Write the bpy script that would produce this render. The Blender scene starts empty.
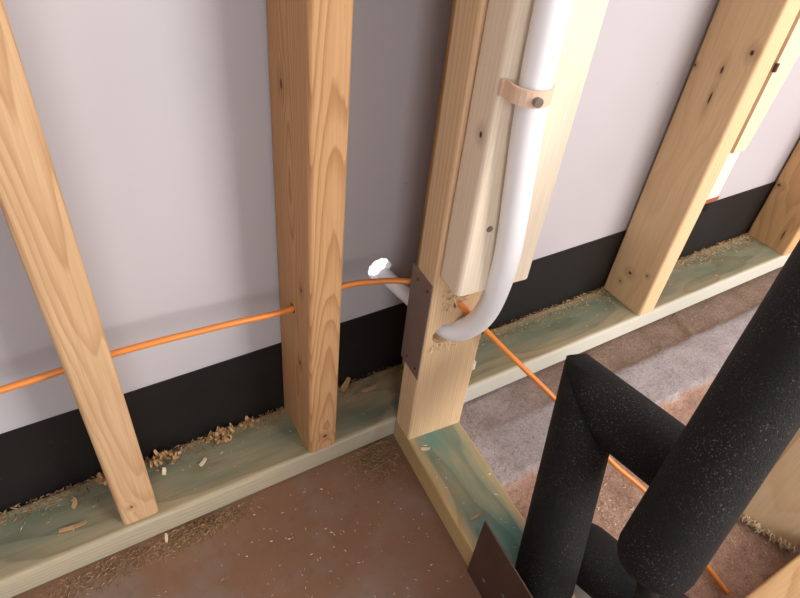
import bpy, bmesh, math, random
from mathutils import Vector, Matrix
rnd = random.Random(7)
scene = bpy.context.scene
C = scene.collection

# ---------------------------------------------------------------- camera
cam = bpy.data.cameras.new('camera'); cam_o = bpy.data.objects.new('camera', cam); C.objects.link(cam_o)
RX = Vector((0.85661, -0.50753, 0.09293)); UP = Vector((0.27598, 0.60287, 0.74859)); FW = Vector((0.43595, 0.61560, -0.65649))
cam_o.matrix_world = Matrix(((RX.x, UP.x, -FW.x, 0.0247), (RX.y, UP.y, -FW.y, -0.5151), (RX.z, UP.z, -FW.z, 0.7149), (0, 0, 0, 1)))
cam.sensor_width = 36; cam.lens = 36*623.57/800; cam.clip_start = 0.01
scene.camera = cam_o

# ---------------------------------------------------------------- world, window light, added fill, exposure
world = bpy.data.worlds.new('world'); scene.world = world; world.use_nodes = True
bg = world.node_tree.nodes['Background']; bg.inputs[0].default_value = (0.93, 0.96, 1.0, 1); bg.inputs[1].default_value = 1.6
def area_light(name, loc, target, sx, sy, power, col):
    l = bpy.data.lights.new(name, 'AREA'); l.shape = 'RECTANGLE'; l.size = sx; l.size_y = sy; l.energy = power; l.color = col
    o = bpy.data.objects.new(name, l); C.objects.link(o); o.location = loc
    o.rotation_euler = (Vector(target)-Vector(loc)).to_track_quat('-Z', 'Y').to_euler()
    return o
area_light('window_daylight', (1.58, -2.10, 1.25), (1.50, 0.0, 1.15), 1.15, 1.45, 66, (1.0, 0.955, 0.915))
area_light('left_fill', (-.55, -2.25, 1.25), (-.55, 0.0, 1.25), .7, 1.3, 15, (1.0, 0.98, 0.96))  # added fill for the left faces and the gap panel, no known window
vs = scene.view_settings
vs.view_transform = 'Standard'; vs.look = 'None'; vs.gamma = 1; vs.use_curve_mapping = False; vs.exposure = 0.1

# ---------------------------------------------------------------- materials
class N:
    def __init__(s, name):
        s.m = bpy.data.materials.new(name); s.m.use_nodes = True; s.t = s.m.node_tree
        s.b = s.t.nodes['Principled BSDF']
    def n(s, typ, **kw):
        x = s.t.nodes.new(typ)
        for k, v in kw.items(): setattr(x, k, v)
        return x
    def L(s, a, b): s.t.links.new(a, b)
    def put(s, sock, v):
        if isinstance(v, (int, float)): sock.default_value = v
        elif isinstance(v, (tuple, list)): sock.default_value = tuple(v) if len(v) == len(sock.default_value) else tuple(v)+(1,)
        else: s.L(v, sock)
    def math(s, op, a, b=0.0, c=None):
        x = s.n('ShaderNodeMath', operation=op); s.put(x.inputs[0], a); s.put(x.inputs[1], b)
        if c is not None: s.put(x.inputs[2], c)
        return x.outputs[0]
    def coord(s, scale=(1, 1, 1), kind='Object', loc=(0, 0, 0)):
        tc = s.n('ShaderNodeTexCoord'); mp = s.n('ShaderNodeMapping')
        s.L(tc.outputs[kind], mp.inputs[0]); mp.inputs['Scale'].default_value = scale; mp.inputs['Location'].default_value = loc
        return mp.outputs[0]
    def noise(s, vec, scale=5, detail=3, rough=.55, dist=0):
        x = s.n('ShaderNodeTexNoise'); s.L(vec, x.inputs['Vector']); x.inputs['Scale'].default_value = scale
        x.inputs['Detail'].default_value = detail; x.inputs['Roughness'].default_value = rough; x.inputs['Distortion'].default_value = dist
        return x.outputs['Fac']
    def ramp(s, fac, stops, interp='LINEAR'):
        x = s.n('ShaderNodeValToRGB'); s.L(fac, x.inputs[0]); e = x.color_ramp.elements; x.color_ramp.interpolation = interp
        while len(e) < len(stops): e.new(0.5)
        for el, (p, c) in zip(e, stops): el.position = p; el.color = (c if len(c) == 4 else tuple(c)+(1,))
        return x.outputs[0]
    def val(s, fac, lo, hi, a=0.0, b=1.0):
        x = s.n('ShaderNodeMapRange'); s.put(x.inputs[0], fac)
        for i, v in enumerate((lo, hi, a, b)): x.inputs[i+1].default_value = v
        x.clamp = True
        return x.outputs[0]
    def mix(s, fac, a, b, mode='MIX'):
        x = s.n('ShaderNodeMix', data_type='RGBA', blend_type=mode); s.put(x.inputs[0], fac); s.put(x.inputs[6], a); s.put(x.inputs[7], b)
        return x.outputs[2]
    def bump(s, h, strength=.3, dist=.001):
        x = s.n('ShaderNodeBump'); s.L(h, x.inputs['Height']); x.inputs['Strength'].default_value = strength; x.inputs['Distance'].default_value = dist
        s.L(x.outputs[0], s.b.inputs['Normal'])
    def out(s, col, rough=.6, spec=.3, metal=0.0):
        s.put(s.b.inputs['Base Color'], col); s.put(s.b.inputs['Roughness'], rough)
        s.b.inputs['Specular IOR Level'].default_value = spec; s.b.inputs['Metallic'].default_value = metal
        return s.m
def lin(r, g, b):
    f = lambda c: (c/255/12.92 if c/255 <= .04045 else ((c/255+.055)/1.055)**2.4)
    return (f(r), f(g), f(b))

def wood(name, pale, dark, pith, freq=210, tilt=(0, 0), wob=.008, axis='Z', knots=(), contrast=.8, green=None, seed=0.0, rough=.62, bare=None):
    """growth rings about a pith line running along the timber; knots = (x, y, z, r_across, r_along)"""
    s = N(name)
    tc = s.n('ShaderNodeTexCoord'); sp = s.n('ShaderNodeSeparateXYZ'); s.L(tc.outputs['Object'], sp.inputs[0])
    X, Y, Z = sp.outputs
    if axis == 'X': X, Z = Z, X
    if axis == 'Y': Y, Z = Z, Y
    cb = s.n('ShaderNodeCombineXYZ'); s.L(X, cb.inputs[0]); s.L(Y, cb.inputs[1]); s.L(Z, cb.inputs[2]); V = cb.outputs[0]
    def mapped(sc):
        mp = s.n('ShaderNodeMapping'); s.L(V, mp.inputs[0]); mp.inputs['Scale'].default_value = sc; mp.inputs['Location'].default_value = (seed, seed*1.7, seed*.6)
        return mp.outputs[0]
    w1 = s.noise(mapped((9, 9, 2.6)), 1, 2); w2 = s.noise(mapped((60, 60, 7)), 1, 2)
    wobble = s.math('ADD', s.math('MULTIPLY', s.math('SUBTRACT', w1, .5), wob*4), s.math('MULTIPLY', s.math('SUBTRACT', w2, .5), wob*.35))
    dx = s.math('SUBTRACT', s.math('ADD', X, s.math('MULTIPLY', Z, tilt[0])), pith[0])
    dy = s.math('SUBTRACT', s.math('ADD', Y, s.math('MULTIPLY', Z, tilt[1])), pith[1])
    r = s.math('SQRT', s.math('ADD', s.math('MULTIPLY', dx, dx), s.math('MULTIPLY', dy, dy)))
    v = s.math('MULTIPLY', s.math('ADD', r, wobble), freq)
    kmask = None
    for (kx, ky, kz, ra, rl) in knots:
        d = s.n('ShaderNodeVectorMath', operation='SUBTRACT'); s.L(V, d.inputs[0]); d.inputs[1].default_value = (kx, ky, kz)
        q = s.n('ShaderNodeVectorMath', operation='DIVIDE'); s.L(d.outputs[0], q.inputs[0]); q.inputs[1].default_value = (ra, ra, rl)
        ln = s.n('ShaderNodeVectorMath', operation='LENGTH'); s.L(q.outputs[0], ln.inputs[0]); ds = ln.outputs['Value']
        v = s.math('ADD', v, s.math('MULTIPLY', s.val(ds, .8, 6.0, 1, 0), .9))
        k = s.val(ds, .55, 1.35, 1, 0); h = s.val(ds, 1.0, 4.5, .3, 0); k = s.math('MAXIMUM', k, h)
        kmask = k if kmask is None else s.math('MAXIMUM', kmask, k)
    fr = s.math('FRACT', v)
    ring = s.ramp(fr, [(0, (0, 0, 0)), (.45, (.12,)*3), (.80, (.8,)*3), (.9, (1,)*3), (1, (0, 0, 0))])
    fib = s.noise(mapped((420, 420, 9)), 1, 3, .7); blot = s.noise(mapped((14, 14, 3)), 1, 3)
    fac = s.math('MULTIPLY', ring, s.math('MULTIPLY', s.val(blot, .3, .7, .45, 1), contrast))
    col = s.mix(fac, pale, dark)
    col = s.mix(s.val(fib, .35, .75, 0, .33), col, tuple(c*.72 for c in dark))
    col = s.mix(s.val(blot, .35, .7, 0, .22), col, tuple(c*1.06 for c in pale))
    if green:
        # pressure-treatment dye: strong in patches, thin near the edges of the board
        gcol, gamt, gedge, half = green
        g = s.noise(mapped((16, 16, 5)), 1, 4); gm = s.val(g, .34, .6, .25, 1)
        ed = s.math('ABSOLUTE', s.math('SUBTRACT', X if axis == 'Y' else Y, gedge)); em = s.val(ed, half*.55, half*.98, 1, .42 if axis == 'X' else .12)
        col = s.mix(s.math('MULTIPLY', s.math('MULTIPLY', gm, em), gamt), col, s.mix(s.math('MULTIPLY', ring, .55), gcol, tuple(c*.55 for c in gcol)))
    if bare: col = s.mix(s.math('MULTIPLY', s.val(Y, bare[0], bare[0]+.005, 1, 0), s.val(Z, .30, .48, bare[2], bare[3])), col, bare[1])  # bare front lip; its extra paleness to the right is painted light
    if kmask is not None: col = s.mix(kmask, col, lin(74, 44, 26))
    s.bump(s.math('ADD', s.math('MULTIPLY', ring, .5), fib), .25, .0006)
    return s.out(col, rough, .25)

P_ORG, D_ORG = lin(214, 166, 112), lin(160, 98, 48)
P_PALE, D_PALE = lin(228, 198, 156), lin(196, 150, 98)
P_WARM, D_WARM = lin(214, 174, 122), lin(178, 128, 76)
GREEN = lin(74, 102, 90)

def plain(name, col, rough=.5, spec=.4, metal=0.0, var=.1, scale=40, bump=0):
    s = N(name); v = s.noise(s.coord(), scale, 4)
    c = s.mix(s.val(v, .3, .7, 0, 1), tuple(x*(1-var) for x in col), tuple(min(1, x*(1+var)) for x in col))
    if bump: s.bump(v, bump, .001)
    return s.out(c, rough, spec, metal)

def m_wall():
    s = N('wall_board'); v = s.noise(s.coord((1, 1, 1)), 3, 3); f = s.noise(s.coord(), 260, 2); sp = s.noise(s.coord(loc=(3, 1, 0)), 62, 0)
    c = s.mix(s.val(v, .3, .7), lin(180, 176, 180), lin(188, 183, 186))
    c = s.mix(s.val(sp, .86, .90, 0, .4), c, lin(110, 100, 98)); s.bump(f, .06, .0005)
    return s.out(c, .5, .35)
def m_dpm():
    s = N('black_membrane'); v = s.noise(s.coord(), 14, 4); d = s.noise(s.coord(), 170, 2)
    c = s.mix(s.val(v, .35, .7), lin(14, 13, 14), lin(23, 21, 22)); c = s.mix(s.val(d, .72, .8, 0, .35), c, lin(120, 110, 104))
    s.bump(v, .15, .002)
    return s.out(c, .5, .45)
def m_floor():
    s = N('dusty_brown_floor'); a = s.noise(s.coord(), 5, 5, .6); b = s.noise(s.coord(), 60, 4, .6); d = s.noise(s.coord(loc=(5, 2, 0)), 9, 4)
    c = s.mix(s.val(a, .3, .7), lin(108, 78, 58), lin(128, 95, 73))
    c = s.mix(s.val(d, .5, .68, 0, .6), c, lin(126, 112, 102)); c = s.mix(s.val(b, .55, .75, 0, .35), c, lin(94, 66, 50))
    sp = s.noise(s.coord(), 420, 1); c = s.mix(s.val(sp, .70, .76, 0, .4), c, lin(170, 138, 108))
    s.bump(s.math('ADD', a, s.math('MULTIPLY', b, .4)), .3, .002)
    return s.out(c, .6, .3)
def m_rough_floor():
    # pinkish-brown slab with a lighter grey mortar band beside the sole plate
    s = N('rough_concrete'); tc = s.n('ShaderNodeTexCoord'); sp = s.n('ShaderNodeSeparateXYZ'); s.L(tc.outputs['Object'], sp.inputs[0]); X, Y, Z = sp.outputs
    a = s.noise(s.coord(), 22, 5, .65); b = s.noise(s.coord(), 150, 4, .7); e = s.noise(s.coord(), 9, 3)
    yy = s.math('ADD', Y, s.math('MULTIPLY', s.math('SUBTRACT', a, .5), .02))
    brown = s.mix(s.val(a, .3, .7), lin(180, 142, 122), lin(210, 172, 150))
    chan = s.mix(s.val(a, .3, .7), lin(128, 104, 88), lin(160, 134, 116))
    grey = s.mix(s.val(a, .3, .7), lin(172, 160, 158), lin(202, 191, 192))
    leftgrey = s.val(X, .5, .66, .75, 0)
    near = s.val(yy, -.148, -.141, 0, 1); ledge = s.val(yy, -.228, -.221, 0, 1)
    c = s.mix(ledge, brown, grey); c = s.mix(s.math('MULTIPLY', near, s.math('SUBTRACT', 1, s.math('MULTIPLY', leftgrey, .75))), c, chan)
    h = s.noise(s.coord(), 430, 3, .75); c = s.mix(s.val(h, .52, .70, 0, .6), c, lin(92, 70, 58)); c = s.mix(s.val(h, .30, .44, .4, 0), c, lin(226, 208, 196)); c = s.mix(s.val(b, .5, .75, 0, .5), c, lin(96, 74, 62)); c = s.mix(s.val(b, .26, .4, .45, 0), c, lin(196, 178, 166))
    s.bump(s.math('ADD', s.math('MULTIPLY', h, 1.2), s.math('ADD', b, a)), .9, .004)
    return s.out(c, .8, .2)
def m_foam():
    s = N('black_pipe_foam'); a = s.noise(s.coord(), 520, 3, .7); b = s.noise(s.coord(), 620, 2); g = s.noise(s.coord(), 18, 3)
    c = s.mix(s.val(a, .3, .75), lin(9, 9, 9), lin(22, 20, 20)); c = s.mix(s.math('MULTIPLY', s.val(b, .60, .72), s.val(g, .36, .62, .1, 1)), c, lin(98, 94, 92))
    s.bump(a, .8, .0016)
    return s.out(c, .72, .28)
def m_tube():
    s = N('white_plastic_tube'); v = s.noise(s.coord(), 12, 2)
    m = s.out(s.mix(v, lin(238, 237, 239), lin(246, 245, 245)), .38, .5)
    s.b.inputs['Subsurface Weight'].default_value = .25; s.b.inputs['Subsurface Radius'].default_value = (.004, .004, .004); s.b.inputs['Subsurface Scale'].default_value = 1
    return m
M = dict(wall=m_wall(), dpm=m_dpm(), floor=m_floor(), rough=m_rough_floor(), foam=m_foam(), tube=m_tube(),
         cable=plain('orange_cable', lin(218, 130, 52), .38, .5, var=.06), plate=plain('brown_steel_plate', lin(84, 62, 54), .42, .5, .35, .12, 30),
         steel=plain('grey_steel', lin(150, 146, 140), .35, .5, .8), clip=plain('beige_clip', lin(222, 190, 164), .45, .4, var=.05),
         chip=plain('wood_chip', lin(180, 142, 100), .7, .2, var=.25, scale=120), chipw=plain('pale_wood_chip', lin(226, 204, 172), .7, .2, var=.12, scale=120),
         dustp=plain('pale_sawdust', lin(196, 160, 118), .85, .1, var=.2, scale=300), dust=plain('sawdust', lin(148, 118, 86), .85, .1, var=.3, scale=300), white=plain('white_plastic', lin(222, 212, 204), .45, .4, var=.03),
         copper=plain('copper_end', lin(176, 104, 72), .4, .5, .5), black=plain('black_rubber', lin(22, 20, 20), .6, .3), paint=plain('room_paint', lin(206, 207, 212), .8, .2, var=.03, scale=4),
         plate_lit=plain('brown_steel_plate_lit', lin(128, 108, 98), .42, .45, .1, .12, 30), clear=plain('clear_plastic', lin(214, 216, 214), .15, .6))  # post plate: the brown steel with its lighting put in as a lighter colour

# ---------------------------------------------------------------- helpers
def link(name, me, mat, parent=None):
    o = bpy.data.objects.new(name, me); C.objects.link(o)
    if mat: me.materials.append(mat)
    if parent: o.parent = parent
    return o
def tag(o, label=None, cat=None, group=None, kind=None):
    for k, v in (('label', label), ('category', cat), ('group', group), ('kind', kind)):
        if v: o[k] = v
    return o
def empty(name, loc, rz=0.0):
    o = bpy.data.objects.new(name, None); C.objects.link(o); o.location = loc; o.rotation_euler = (0, 0, rz); o.empty_display_size = .02
    return o
def me_of(bm, name='mesh', smooth=False):
    bmesh.ops.recalc_face_normals(bm, faces=bm.faces[:])
    me = bpy.data.meshes.new(name); bm.to_mesh(me); bm.free()
    if smooth:
        for f in me.polygons: f.use_smooth = True
    return me
def box_bm(x0, x1, y0, y1, z0, z1, bev=0.0, seg=3, bm=None):
    bm = bm or bmesh.new()
    vs_ = [bm.verts.new((x, y, z)) for x in (x0, x1) for y in (y0, y1) for z in (z0, z1)]
    fs = [(0, 1, 3, 2), (4, 6, 7, 5), (0, 4, 5, 1), (2, 3, 7, 6), (0, 2, 6, 4), (1, 5, 7, 3)]
    faces = [bm.faces.new([vs_[i] for i in f]) for f in fs]
    if bev:
        es = {e for f in faces for e in f.edges}
        mx = max(x1-x0, y1-y0, z1-z0)
        es = [e for e in es if e.calc_length() > mx*.99]          # round only the long arrises
        bmesh.ops.bevel(bm, geom=es, offset=bev, segments=seg, profile=.5, affect='EDGES')
    return bm
def cut(o, cutters):
    """real holes: subtract cutter meshes, keep only the result"""
    tmp = []
    for me in cutters:
        k = bpy.data.objects.new('cutter', me); C.objects.link(k); k.matrix_world = o.matrix_world if me.get('local') else Matrix(); tmp.append(k)
        md = o.modifiers.new('cut', 'BOOLEAN'); md.object = k; md.operation = 'DIFFERENCE'; md.solver = 'EXACT'
    bpy.context.view_layer.update()
    dg = bpy.context.evaluated_depsgraph_get()
    new = bpy.data.meshes.new_from_object(o.evaluated_get(dg)); o.modifiers.clear(); o.data = new
    for k in tmp: bpy.data.objects.remove(k, do_unlink=True)
def rod_me(a, b, r, n=20, ragged=0.0, local=True):
    bm = bmesh.new(); a, b = Vector(a), Vector(b); q = (b-a).to_track_quat('Z', 'Y'); rr = [r*(1+ragged*(rnd.random()-.5)) for _ in range(n)]
    rings = [[bm.verts.new(p+q @ Vector((math.cos(i*math.tau/n)*rr[i], math.sin(i*math.tau/n)*rr[i], 0))) for i in range(n)] for p in (a, b)]
    for i in range(n): bm.faces.new((rings[0][i], rings[0][(i+1) % n], rings[1][(i+1) % n], rings[1][i]))
    bm.faces.new(rings[0][::-1]); bm.faces.new(rings[1])
    me = me_of(bm, 'rod'); me['local'] = local
    return me
def smooth_path(pts, sub=8):
    P = [Vector(p) for p in pts]; out = []
    for i in range(len(P)-1):
        p0 = P[i-1] if i else P[0]*2-P[1]; p1, p2 = P[i], P[i+1]; p3 = P[i+2] if i+2 < len(P) else P[-1]*2-P[-2]
        for k in range(sub):
            t = k/sub
            out.append(.5*((2*p1)+(p2-p0)*t+(2*p0-5*p1+4*p2-p3)*t*t+(3*p1-p0-3*p2+p3)*t**3))
    return out+[P[-1]]
def tube_bm(pts, r, n=16, caps=True, hollow=0.0, bm=None):
    bm = bm or bmesh.new(); pts = [Vector(p) for p in pts]; rings = []
    t0 = (pts[1]-pts[0]).normalized(); u = t0.orthogonal().normalized()
    rs = r if isinstance(r, (list, tuple)) else [r]*len(pts)
    for i, p in enumerate(pts):
        t = (pts[min(i+1, len(pts)-1)]-pts[max(i-1, 0)]).normalized(); u = (u-t*u.dot(t)).normalized(); w = t.cross(u)
        rings.append([bm.verts.new(p+(u*math.cos(k*math.tau/n)+w*math.sin(k*math.tau/n))*rs[i]) for k in range(n)])
    for a, b in zip(rings, rings[1:]):
        for k in range(n): bm.faces.new((a[k], a[(k+1) % n], b[(k+1) % n], b[k]))
    if caps: bm.faces.new(rings[0][::-1]); bm.faces.new(rings[-1])
    return bm

# ---------------------------------------------------------------- the room
D, T, Z0 = .089, .038, .038
H = 2.35
wall = tag(link('wall_back', me_of(box_bm(-1.3, 2.2, 0, .009, 0, H)), M['wall']), kind='structure')
cut(wall, [rod_me((.3525, -.05, .2295), (.3525, .1, .2295), .0165, 26, .16, False)])
tag(link('floor', me_of(box_bm(-1.3, .385, -2.3, .0, -.05, 0)), M['floor']), kind='structure')

def rough_floor():
    bm = bmesh.new(); from mathutils import noise as nz
    xs = [.385+i*.0062 for i in range(int((2.2-.385)/.0062)+1)]+[2.2]
    ys = [-i*.005 for i in range(111)]+[-.56-i*.12 for i in range(1, 15)]+[-2.3]
    def h(x, y):
        n = nz.noise(Vector((x*30, y*30, 0)))*.5+nz.noise(Vector((x*90, y*90, 3)))*.35+nz.noise(Vector((x*220, y*220, 7)))*.25
        ledge = 1/(1+math.exp(min(40, (-.224+.006*nz.noise(Vector((x*22, 1, 0)))-y)/.0014)))       # 1 nearer the wall
        chan = 1/(1+math.exp(min(40, (-.145+.010*nz.noise(Vector((x*14, 5, 0)))-y)/.004)))
        ridge = math.exp(-((x-.93-.35*(y+.12))/.008)**2)*chan
        z = -.010+.0105*ledge-.0065*chan*(.35+.65*min(1, max(0, (x-.5)/.15)))+.006*ridge+n*(.0014+.0016*ledge)
        return min(z, -.0004)
    g = [[bm.verts.new((x, y, h(x, y))) for y in ys] for x in xs]
    for i in range(len(xs)-1):
        for j in range(len(ys)-1): bm.faces.new((g[i][j], g[i+1][j], g[i+1][j+1], g[i][j+1]))
    return me_of(bm, 'rough_floor', True)
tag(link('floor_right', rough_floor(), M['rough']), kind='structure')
# room behind the camera: closed but for the daylight window and an opening added for the left fill
tag(link('wall_left', me_of(box_bm(-1.35, -1.3, -2.3, .012, 0, H)), M['paint']), kind='structure')
tag(link('wall_right', me_of(box_bm(2.2, 2.25, -2.3, .012, -.02, H)), M['paint']), kind='structure')
bm = box_bm(-1.35, -.95, -2.35, -2.3, -.02, H)
box_bm(-.15, .70, -2.35, -2.3, -.02, H, bm=bm); box_bm(-.95, -.15, -2.35, -2.3, -.02, .55, bm=bm); box_bm(-.95, -.15, -2.35, -2.3, 1.95, H, bm=bm); box_bm(2.15, 2.25, -2.35, -2.3, -.02, H, bm=bm); box_bm(0.70, 2.15, -2.35, -2.3, -.02, .48, bm=bm); box_bm(0.70, 2.15, -2.35, -2.3, 2.03, H, bm=bm)
tag(link('wall_front', me_of(bm), M['paint']), kind='structure')
tag(link('ceiling', me_of(box_bm(-1.35, 2.25, -2.35, .012, H, H+.05)), M['paint']), kind='structure')
tag(link('damp_proof_membrane', me_of(box_bm(-1.3, 2.2, -.0022, -.0002, .0, .157)), M['dpm']), 'black damp-proof membrane strip along the foot of the white wall', 'membrane')

# ---------------------------------------------------------------- sole plates
def plate_mat(name, seed, amt=.6, ctr=-.046, half=.045, pale=lin(172, 152, 118), **k):
    return wood(name, pale, lin(128, 104, 70), (.16, ctr+.01), 150, wob=.014, axis='X', green=(GREEN, amt, ctr, half), seed=seed, contrast=.75, **k)
o = link('sole_plate', me_of(box_bm(-1.25, 2.195, -D, -.003, 0, Z0, .006, 4)), plate_mat('green_treated_pine_long', 2.3, .72, bare=(-D-.0005, lin(214, 212, 200), .22, .85)))  # lip colour: bare edge, plus brighter light painted in towards the right
tag(o, 'long green-treated sole plate running along the wall under the studs', 'timber plate')
PY, XE = -.0802, .3433
part = empty('partition_sole_plate', (XE, -D, 0), PY)
tag(part, 'short green-treated sole plate running from the corner post towards the camera', 'timber plate')
PW = .080
link('board', me_of(box_bm(0, PW, -.60, -.001, 0, Z0, .003)), wood('green_treated_pine_short', lin(196, 164, 112), lin(150, 112, 66), (.03, .16), 150, wob=.014, axis='Y', green=(lin(84, 132, 124), .95, .040, .042), seed=5.1), part)

# ---------------------------------------------------------------- wall studs
def stud(x0, w, depth_front, label, mat, back=-.003, tilt=0.0):
    e = empty('wall_stud', (x0, 0, Z0)); tag(e, label, 'stud', 'studs along the wall')
    t = link('timber', me_of(box_bm(0, w, -depth_front, back, 0, H-Z0-.001, .0048, 4)), mat, e)
    return e, t
XL, XM, XR, XN = -.006, .2172, .8219, 1.2378
def kn(lst, x0): return [(x-x0, y, z-Z0, a, b) for x, y, z, a, b in lst]
sL, tL = stud(XL, .0388, .0823, 'leaning-looking orange pine stud at the left edge of the picture', wood('pine_left', lin(200, 165, 126), lin(158, 110, 70), (.024, -.040), 300, (0, .028), .007, seed=1.1, knots=kn([(.0077, -.082, .068, .0014, .002)], XL)))
sM, tM = stud(XM, .0375, D, 'orange pine stud with bold looping grain between the two bare white panels', wood('pine_middle', lin(188, 147, 104), lin(136, 86, 48), (.022, -.060), 430, (0, -.036), .006, seed=3.7, contrast=.85,
    knots=kn([(XM, -.0332, .497, .0025, .005), (XM, -.0687, .2966, .002, .004), (XM, -.0627, .182, .0025, .004), (.2379, -.089, .0634, .003, .003)], XM)))
sP, tP = stud(.403, T, .088, 'shaded stud mostly hidden behind the corner post', wood('pine_hidden', P_WARM, D_WARM, (.1, -.05), 200, seed=6.2))
sR, tR = stud(XR, T, D, 'pale pine stud with small knots right of the corner post', wood('pine_right', lin(226, 194, 152), lin(204, 162, 116), (.10, -.04), 170, (.02, 0), .008, seed=8.4, contrast=.55,
    knots=kn([(XR, -.0415, .0977, .0032, .003), (XR, -.0717, .1139, .0016, .002), (XR, -.0301, .0716, .0018, .002), (XR, -.0756, .4756, .003, .004), (XR, -.0472, .4434, .002, .006), (XR, -.0475, .4055, .0018, .010), (XR, -.0073, .4351, .002, .002)], XR)))
sN, tN = stud(XN, T, D, 'knotty orange stud at the far right edge of the picture', wood('pine_far', lin(216, 174, 124), lin(184, 132, 82), (.09, -.05), 170, (.02, 0), .010, seed=9.9,
    knots=kn([(XN, -.012, .157, .004, .0025), (XN, -.0671, .0748, .0015, .012)], XN)))
CZ = .262
bpy.context.view_layer.update()
cut(tL, [rod_me((-.05, -.045, .2605-Z0), (.09, -.045, .2635-Z0), .0065)])
cut(tM, [rod_me((-.03, -.045, .2505-Z0), (.09, -.045, .2615-Z0), .0065)])

# ---------------------------------------------------------------- corner post at the end of the partition
post = empty('corner_post_stud', (XE, -D, Z0), PY); tag(post, 'pale lower corner post stud with a white tube and orange cable through it', 'stud')
tE = link('timber', me_of(box_bm(0, PW, -.0383, -.0005, 0, H-Z0-.001, .003)), wood('pine_post', lin(224, 192, 152), lin(184, 142, 98), (-.10, .03), 330, (.02, 0), .004, seed=12.3, contrast=.6), post)
bpy.context.view_layer.update()
inv = post.matrix_world.inverted()
def loc(p): return inv @ Vector(p)
cut(tE, [rod_me(loc((.3725, -.19, .2235)), loc((.3535, -.03, .2295)), .0148, 28, .12), rod_me(loc((.3785, -.16, .2668)), loc((.366, -.05, .272)), .0055, 18, .2)])
cp = link('cover_plate', me_of(box_bm(-.0013, -.0002, -.0375, .006, .157-Z0, .302-Z0)), M['plate_lit'], post); cp['label'] = 'dark brown steel cover plate on the side of the post'
for y, z in ((-.008, .29), (-.030, .29), (-.008, .17), (-.030, .17)):
    link('nail_head', rod_me((-.0012, y, z-Z0), (-.0022, y, z-Z0), .0017, 12), M['plate'], post)
bm = bmesh.new()
def curl(bm, p, ax, length, width, thick, curv, n=7):
    """a thin curled shaving with real thickness"""
    p = Vector(p); ax = Vector(ax).normalized(); side = ax.cross(Vector((0, 0, 1)));
    if side.length < .1: side = Vector((1, 0, 0))
    side.normalize(); up = side.cross(ax).normalized(); rows = []
    for i in range(n):
        t = i/(n-1); a = curv*t; q = p+ax*(length*(math.sin(a)/max(curv, .01)))+up*(length*((1-math.cos(a))/max(curv, .01)))
        nrm = up*math.cos(a)-ax*math.sin(a); wd = width*(1-.5*abs(t-.4))
        rows.append([bm.verts.new(q+side*wd*s*.5+nrm*thick*k) for s, k in ((-1, 0), (1, 0), (1, 1), (-1, 1))])
    for r0, r1 in zip(rows, rows[1:]):
        for k in range(4): bm.faces.new((r0[k], r0[(k+1) % 4], r1[(k+1) % 4], r1[k]))
    bm.faces.new(rows[0][::-1]); bm.faces.new(rows[-1])
for i in range(46):   # splintered fibres round the two drilled holes
    if i < 34: c0 = Vector((.034+rnd.uniform(-.020, .008), -.0385, .268-Z0+rnd.uniform(-.006, .026)))
    else: c0 = Vector((.022+rnd.uniform(-.012, .016), -.0385, .2075-Z0+rnd.uniform(-.003, .004)))
    curl(bm, c0, (rnd.uniform(-.6, .6), -.55, rnd.uniform(-.6, .5)), rnd.uniform(.005, .012), .0018, .0006, rnd.uniform(.3, 1.3), 4)
tag(link('splintered_fibres', me_of(bm), M['chipw'], post), kind='stuff')
b2 = link('plastic_tab', me_of(box_bm(PW+.0002, PW+.005, -.036, -.028, .140-Z0, .152-Z0, .0015)), M['clear'], post); b2['label'] = 'clear plastic tab on the post edge'

front = empty('packing_stud', (XE, -D, .3195), PY); tag(front, 'bright planed stud on the corner post front, cut off above the tube hole', 'stud')
FB0, FB1 = .003, .090
link('timber', me_of(box_bm(FB0, FB1, -.0768, -.0386, 0, H-.3205, .0055, 4)), wood('pine_bright', lin(236, 220, 198), lin(220, 196, 164), (-.12, .02), 300, (.02, 0), .004, seed=15.8, contrast=.5,
     knots=[(FB0, -.0640, .167, .0022, .0032)]), front)
s = link('screw', rod_me((.0235, -.0766, .077), (.0235, -.0776, .077), .0032, 16), M['steel'], front); s['label'] = 'grey screw head'

# ---------------------------------------------------------------- batten and white conduit beside the right stud
bt = empty('wall_batten', (.8615, -.089, .335)); tag(bt, 'pale rough-edged batten fixed beside the knotty right stud, cut short above the membrane', 'batten')
bm = bmesh.new(); n = 60; zs = [i*(H-.34)/n for i in range(n+1)]
from mathutils import noise as nz
rows = []
for z in zs:
    wv = .032+min(.02, z*.12)+.0022*nz.noise(Vector((z*40, 0, 4))); rows.append([bm.verts.new((x, y, z)) for x, y in ((.0045, 0), (wv, 0), (wv, .04), (.0045, .04))])
for r0, r1 in zip(rows, rows[1:]):
    for k in range(4): bm.faces.new((r0[k], r0[(k+1) % 4], r1[(k+1) % 4], r1[k]))
bm.faces.new(rows[0][::-1]); bm.faces.new(rows[-1])
link('timber', me_of(bm), wood('pine_batten', lin(234, 212, 182), lin(210, 178, 138), (.1, .02), 210, seed=21.0, contrast=.5), bt)
k = link('knot_lump', rod_me((.0048, -.0006, .117), (.0048, -.0006, .128), .0028, 8, .5), M['plate'], bt); k['label'] = 'dark bark pocket in the joint'
cd = empty('white_conduit', (.8602, -.089, .2535)); tag(cd, 'short white plastic conduit ending below the batten beside the right stud', 'conduit')
link('sleeve', me_of(box_bm(.001, .033, .004, .036, .003, .0812, .003)), M['white'], cd)
link('end_ring', me_of(box_bm(.001, .0335, .0035, .0365, -.004, .0032)), M['copper'], cd)
link('rubber_stub', rod_me((.0205, .0135, -.021), (.0205, .0135, -.0035), .0100, 20), M['black'], cd)

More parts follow.
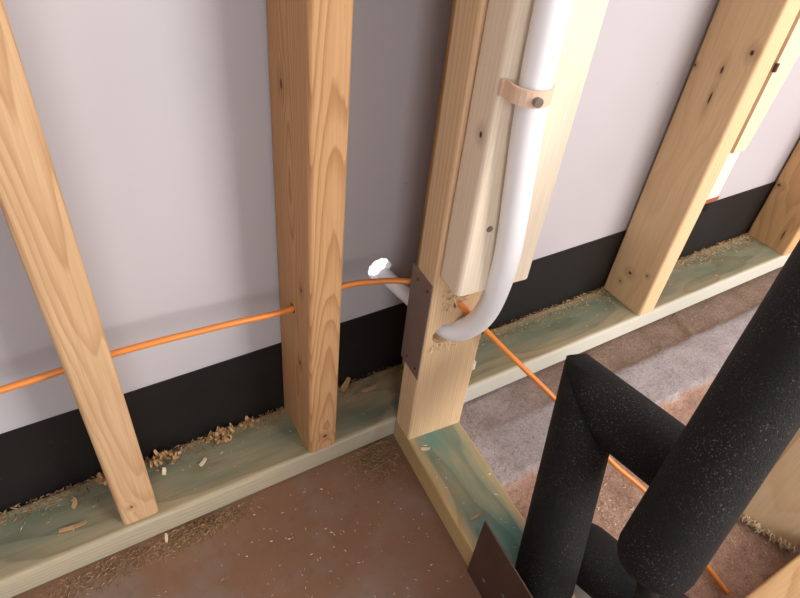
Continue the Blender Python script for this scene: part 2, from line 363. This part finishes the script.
# ---------------------------------------------------------------- white tube, clip, orange cable
tp = smooth_path([(.353, -.1805, 1.2), (.356, -.1805, .80), (.3590, -.1805, .597), (.3630, -.1805, .515), (.3700, -.1805, .450), (.3785, -.1800, .373), (.3845, -.172, .3165), (.388, -.159, .270), (.3835, -.142, .2385), (.3755, -.124, .2245), (.366, -.085, .2245), (.359, -.02, .2225), (.358, -.003, .2222)], 9)
wt = link('white_tube', me_of(tube_bm(tp, [.0126 if p.y < -.115 else max(.0092, .0126-(p.y+.115)*.2) for p in tp], 24), 'tube', True), M['tube'])
tag(wt, 'white plastic tube bending down the bright stud into the corner post', 'tube')
cl = empty('pipe_clip', (.3595, -.1668, .5320), PY); tag(cl, 'small beige clip with a screw holding the white tube', 'clip')
bm = bmesh.new(); prof = []
for i in range(13):
    a = math.pi*(1-i/12); prof.append((math.cos(a)*.0152, -.0125-math.sin(a)*.0146))
prof = [(-.020, -.0002), (-.0150, -.0012)]+prof[0:]+[(.0150, -.0012), (.0225, -.0002)]
hw = .0065; rows = []
for i, (x, y) in enumerate(prof):
    t = Vector((prof[min(i+1, len(prof)-1)][0]-prof[max(i-1, 0)][0], prof[min(i+1, len(prof)-1)][1]-prof[max(i-1, 0)][1])).normalized(); nn = Vector((t.y, -t.x))*.0024
    if i in (0, len(prof)-1): nn = Vector((0, -.0024))
    rows.append([bm.verts.new((x+dx, y+dy, z)) for dx, dy, z in ((0, 0, -hw), (nn.x, nn.y, -hw), (nn.x, nn.y, hw), (0, 0, hw))])
for r0, r1 in zip(rows, rows[1:]):
    for k in range(4): bm.faces.new((r0[k], r0[(k+1) % 4], r1[(k+1) % 4], r1[k]))
bm.faces.new(rows[0][::-1]); bm.faces.new(rows[-1])
link('strap', me_of(bm), M['clip'], cl)
s = link('screw', rod_me((-.0045, -.0265, -.001), (-.0050, -.0318, -.001), .0038, 16), M['steel'], cl); s['label'] = 'grey screw head on the clip'

cb = smooth_path([(-.9, -.045, .255), (-.3, -.045, .259), (-.06, -.045, .2598), (.04, -.045, .2632), (.14, -.045, .2572), (.2142, -.045, .2512), (.2742, -.045, .2622), (.318, -.056, .2640), (.350, -.072, .2650), (.363, -.085, .2670), (.3700, -.100, .2680), (.3785, -.130, .2665),
                  (.4416, -.1556, .190), (.5103, -.2053, .110), (.5553, -.2803, .050), (.590, -.3254, .016), (.597, -.372, .0008), (.594, -.4192, -.0008), (.588, -.468, -.0012)], 7)
tag(link('orange_cable', me_of(tube_bm(cb, .0034, 12), 'cable', True), M['cable']), 'thin orange cable threaded through the studs and trailing onto the floor', 'cable')

# ---------------------------------------------------------------- black foam-lagged pipes
pr = empty('insulated_pipework', (.4530, -.390, -.008)); tag(pr, 'black foam-insulated pipe run standing in front of the corner on the right', 'pipework')
off = Vector((.4530, -.390, -.008))
def sleeve(a, b, r, name='foam_sleeve', round0=0.0, round1=0.0, n=30, parent=pr):
    a, b = Vector(a)-off, Vector(b)-off; d = (b-a); Ln = d.length; d.normalize(); pts = []; rs = []
    st = 14
    ts = [0, .004, .010, .018]+[.018+(Ln-.036)*i/st for i in range(1, st)]+[Ln-.018, Ln-.010, Ln-.004, Ln]
    for t in ts:
        rr = r*(1+.012*nz.noise(Vector((t*25, a.x*9, 2)))); pts.append(a+d*t)
        if round0 and t < .018: rr *= 1-round0*(1-t/.018)**2
        if round1 and Ln-t < .018: rr *= 1-round1*(1-(Ln-t)/.018)**2
        rs.append(rr)
    return link(name, me_of(tube_bm(pts, rs, n), name, True), M['foam'], parent)
A0, A1 = Vector((.3725, -.3640, .0240)), Vector((.4596, -.2709, .2197))
B1 = Vector((.4805, -.4044, .2226))
C0, C1 = Vector((.3900, -.4313, .1850)), Vector((.4954, -.3914, .3818))
C2 = C1+(C1-C0).normalized()*.45
D0, D1 = Vector((.4510, -.3560, .028)), Vector((.4690, -.4260, .028))
RA, RB, RC, RD = .0335, .0345, .0350, .0350
def mitred(a, b, c, r1, r2):
    """two foam sleeves meeting in a cut mitre at b"""
    res = []
    n1 = (a-b).normalized(); n2 = (c-b).normalized(); pl = (n1-n2).normalized()
    for p, nrm, r, far in ((a, pl, r1, a), (c, -pl, r2, c)):
        bm = tube_bm([b+(b-p).normalized()*.06-off]+[b+(p-b)*t-off for t in (.02, .2, .4, .6, .8, .94, 1)], [r]*7+[r*.93], 32)
        g = bm.verts[:]+bm.edges[:]+bm.faces[:]
        o_ = bmesh.ops.bisect_plane(bm, geom=g, plane_co=b-off, plane_no=nrm, clear_inner=True, clear_outer=False)
        ed = [e for e in o_['geom_cut'] if isinstance(e, bmesh.types.BMEdge)]
        if ed: bmesh.ops.holes_fill(bm, edges=ed)
        outw = -(n1+n2).normalized(); half = math.acos(max(-1, min(1, n1.dot(n2))))/2; tip = r/math.sin(half)
        rho = .018; cen = b-off+outw*(tip-rho/math.sin(half)); tang = (n1-n2).normalized()
        for th in (-52, -35, -17, 0, 17, 35, 52):                      # the knife-cut tip is rounded off
            if abs(th) > 90-math.degrees(half): continue
            nn_ = (outw*math.cos(math.radians(th))+tang*math.sin(math.radians(th))).normalized()
            bmesh.ops.bisect_plane(bm, geom=bm.verts[:]+bm.edges[:]+bm.faces[:], plane_co=cen+nn_*rho, plane_no=nn_, clear_outer=True)
            eb = [e for e in bm.edges if e.is_boundary]
            if eb: bmesh.ops.holes_fill(bm, edges=eb)
        o2 = link('foam_sleeve', me_of(bm, 'foam_sleeve'), M['foam'], pr)
        for f in o2.data.polygons: f.use_smooth = abs(f.normal.dot(pl)) < .97 and abs(f.normal.dot((p-b).normalized())) < .97
        res.append(o2)
    return res
mitred(A0, A1, B1, RA, RB)
sleeve(C0, C2, RC, round0=.25)
sleeve(D0+(D0-D1).normalized()*.02, D1+(D1-D0).normalized()*.10, RD, round0=.12)
# copper pipe stubs that the sleeves are pulled over
link('pipe_riser', me_of(tube_bm([C0+Vector((.002, .002, .02))-off, Vector((.412, -.440, .12))-off, Vector((.450, -.450, .05))-off, D1+(D1-D0)*.3-off], .0105, 16), 'riser', True), M['black'], pr)
link('pipe_foot', me_of(tube_bm([A0+(A1-A0)*.1-off, Vector((.372, -.364, -.008+.0085))-off], .0105, 16), 'foot', True), M['black'], pr)
link('pipe_link', me_of(tube_bm([B1+(A1-B1)*.2-off, C0+(C1-C0)*.24-off], .0125, 16), 'link', True), M['black'], pr)

# ---------------------------------------------------------------- brown plate on the partition, foreground timbers
pl = empty('brown_metal_sheet', (XE, -D, 0), PY); tag(pl, 'dark brown metal sheet standing on edge against the partition sole plate', 'metal sheet')
link('sheet', me_of(box_bm(-.0022, -.0006, -.42, -.2075, 0.0, .1132)), M['plate'], pl)
for yy, zz in ((-.235, .03), (-.265, .055)): link('nail_head', rod_me((-.002, yy, zz), (-.003, yy, zz), .0022, 12), M['steel'], pl)
fp = link('front_sole_plate', me_of(box_bm(.55, 1.62, -.575, -.482, -.006, .038, .003)), wood('pine_front_plate', lin(196, 158, 112), lin(150, 108, 68), (-.1, -.53), 200, axis='X', seed=31.0))
tag(fp, 'brown timber plate lying on the floor at the bottom right corner', 'timber plate')
fs = empty('timber_upright', (.690, -.400, -.006), math.radians(18)); tag(fs, 'pale upright timber with a frayed sawn foot behind the black pipes at right', 'timber')
link('timber', me_of(box_bm(0, T, -.078, 0, .002, .40, .0025)), wood('pine_front_stud', lin(222, 196, 156), lin(192, 158, 114), (.12, -.03), 200, (.02, 0), .006, seed=33.0, contrast=.5), fs)
bm = bmesh.new()
for i in range(90):
    y = -rnd.random()*.078; curl(bm, (-.0006, y, .004+rnd.uniform(0, .010)), (-.7, rnd.uniform(-.5, .5), rnd.uniform(-.5, .1)), rnd.uniform(.004, .011), .0013, .0005, rnd.uniform(.3, 1.2), 4)
tag(link('frayed_fibres', me_of(bm), M['chipw'], fs), kind='stuff')
bm = bmesh.new(); 
pts = [(-.016, -.010), (.012, -.018), (.020, .012), (-.008, .016)]
lo = [bm.verts.new((x, y, .0)) for x, y in pts]; hi = [bm.verts.new((x, y, .0012+(.004 if i == 2 else 0))) for i, (x, y) in enumerate(pts)]
bm.faces.new(lo[::-1]); bm.faces.new(hi)
for i in range(4): bm.faces.new((lo[i], lo[(i+1) % 4], hi[(i+1) % 4], hi[i]))
sc = link('white_scrap', me_of(bm), M['white']); sc.location = (.428, -.383, -.0085); tag(sc, 'white plastic scrap on the floor between the black pipes', 'scrap')

# ---------------------------------------------------------------- shavings and sawdust
def shaving(name, label, p, ax, length, width, curv, mat='chip', roll=0.0):
    bm = bmesh.new(); curl(bm, (0, 0, 0), ax, length, width, .0009, curv, 9)
    o = link(name, me_of(bm), M[mat]); zmin = min(v.co.z for v in o.data.vertices); o.location = (p[0], p[1], p[2]-zmin)
    return tag(o, label, 'shaving', 'loose wood shavings')
TOP = Z0+.0002
shaving('wood_shaving', 'short upright brown shaving on the green plate left of the left stud', (-.0502, -.034, TOP), (.5, .3, .35), .016, .006, 1.2)
shaving('wood_shaving', 'long flat brown shaving near the front edge of the plate at far left', (-.068, -.056, TOP), (1, -.25, 0), .030, .005, .5)
shaving('wood_shaving', 'pale chip on the plate just right of the left stud', (.0501, -.0372, TOP), (.3, .6, .2), .010, .005, 1.3, 'chipw')
shaving('wood_shaving', 'small pale chip midway between the left and middle studs', (.0913, -.0442, TOP), (.8, .3, .1), .012, .005, .9, 'chipw')
shaving('wood_shaving', 'tan shaving on the plate against the right side of the middle stud', (.300, -.014, TOP), (.8, .5, .1), .022, .008, .7)
shaving('wood_shaving', 'curled tan shaving on the plate between middle stud and corner post', (.325, -.026, TOP), (1, -.4, 0), .026, .006, 1.0)
shaving('wood_shaving', 'pale chip on the short plate beside the corner post foot', (.3485, -.1465, TOP), (.9, -.8, 0), .012, .005, .7, 'chipw')
shaving('wood_shaving', 'thin curled shaving on the short plate by the brown sheet', (.3480, -.2590, TOP), (1, -.1, .1), .020, .003, 1.2)
shaving('wood_shaving', 'white splinter leaning on the floor beside the left stud plate', (.0304, -.100, .0002), (.25, .3, .9), .014, .0035, .3, 'chipw')
# clumps of curls lying on the plate
for (cx, cy, rx_, ry, nn, lab) in ((.128, -.016, .022, .011, 46, 'large clump of tan shavings against the membrane between left and middle studs'), (.166, -.012, .012, .007, 18, 'small clump of tan shavings left of the middle stud'),
                                   (.056, -.016, .020, .011, 26, 'loose clump of shavings just right of the left stud'), (-.014, -.013, .006, .009, 14, 'little heap of dust and shavings behind the left stud')):
    bm = bmesh.new()
    for i in range(nn):
        a = rnd.random()*math.tau; q = rnd.random()**.6
        curl(bm, (math.cos(a)*q*rx_, math.sin(a)*q*ry, .0004+(1-q)*.008*rnd.random()), (rnd.uniform(-1, 1), rnd.uniform(-1, 1), rnd.uniform(0, .4)), rnd.uniform(.005, .011), rnd.uniform(.002, .005), .0006, rnd.uniform(.4, 2.2), 6)
    zmin = min(v.co.z for v in bm.verts); bmesh.ops.translate(bm, verts=bm.verts[:], vec=(0, 0, -zmin))
    o = link('shaving_clump', me_of(bm), M['chip']); o.location = (cx, cy, TOP); tag(o, lab, 'shavings', 'clumps of shavings', 'stuff')
def dust(name, label, n, sample, mat, size=(.0008, .0028)):
    vs_, fs_ = [], []
    for i in range(n):
        x, y, z = sample(); s_ = rnd.uniform(*size); a = rnd.random()*math.tau; l = s_*rnd.uniform(.8, 2.6); ca, sa = math.cos(a)*l, math.sin(a)*l; w = s_*.55; b = len(vs_)
        vs_ += [(x-ca, y-sa, z), (x+ca, y+sa, z), (x-sa/l*w, y+ca/l*w, z), (x, y, z+s_*rnd.uniform(.4, 1.0))]
        fs_ += [(b, b+1, b+3), (b+1, b+2, b+3), (b+2, b, b+3), (b, b+2, b+1)]
    me = bpy.data.meshes.new(name); me.from_pydata(vs_, [], fs_); o = link(name, me, M[mat]); tag(o, label, 'sawdust', None, 'stuff')
    return o
def in_stud(x, y): return any(a-.001 < x < b+.001 for a, b in ((XL, XL+.04), (XM, XM+.038), (.403, .441), (XR, XR+.038), (XN, XN+.038)))
def back_edge(x0, x1, wid):
    def f():
        while True:
            x = rnd.uniform(x0, x1); y = -.0035-abs(rnd.gauss(0, wid))
            if y > -.085 and not in_stud(x, y): return x, y, Z0+.0001+max(0, .004*(1+y/.01))*rnd.random()
    return f
dust('sawdust', 'brown sawdust along the back of the long plate left of the corner post', 2000, back_edge(-.25, .40, .011), 'dust', (.0005, .0018))
dust('sawdust', 'tan sawdust along the back of the long plate right of the corner post', 3600, back_edge(.45, 1.35, .014), 'dustp', (.0005, .0014))
dust('sawdust', 'scattered pale chips across the top of the long plate', 220, back_edge(-.25, 1.35, .045), 'dustp', (.0006, .0016))
def pile(cx, cy, sx, sy, hgt):
    def f():
        while True:
            u, v = rnd.gauss(0, 1), rnd.gauss(0, 1); x, y = cx+u*sx, cy+v*sy
            if y < -D-.001 and x < XE-.006+(y+D)*.08: return x, y, .0001+hgt*math.exp(-(u*u+v*v))*rnd.random()
    return f
dust('sawdust', 'tan sawdust heap on the floor in the corner by the post', 1500, pile(.305, -.108, .022, .020, .004), 'dust', (.0006, .0018))
dust('sawdust', 'sawdust heap on the floor along the plate between left and middle studs', 1300, pile(.075, -.101, .026, .008, .004), 'dust', (.0006, .0020))
dust('sawdust', 'dusty chips on the floor in front of the left stud plate', 900, pile(-.02, -.104, .05, .009, .002), 'dust', (.0006, .0018))
def scat(): return pile(.15, -.22, .16, .1, 0)()
dust('sawdust', 'stray specks of sawdust across the brown floor', 260, scat, 'chipw', (.0005, .0013))
def partp():
    a, b = rnd.uniform(.004, PW-.004), rnd.uniform(.042, .40); c_, s_ = math.cos(PY), math.sin(PY)
    return XE+a*c_+b*s_, -D+a*s_-b*c_, Z0+.0001
dust('sawdust', 'white crumbs on the short green plate in front of the corner post', 60, partp, 'chipw', (.0007, .0018))
def rf(): return rnd.uniform(.45, .72), rnd.uniform(-.47, -.25), -.0085
dust('sawdust', 'splinters strewn over the rough floor under the black pipes', 1400, rf, 'chipw', (.0006, .0019))
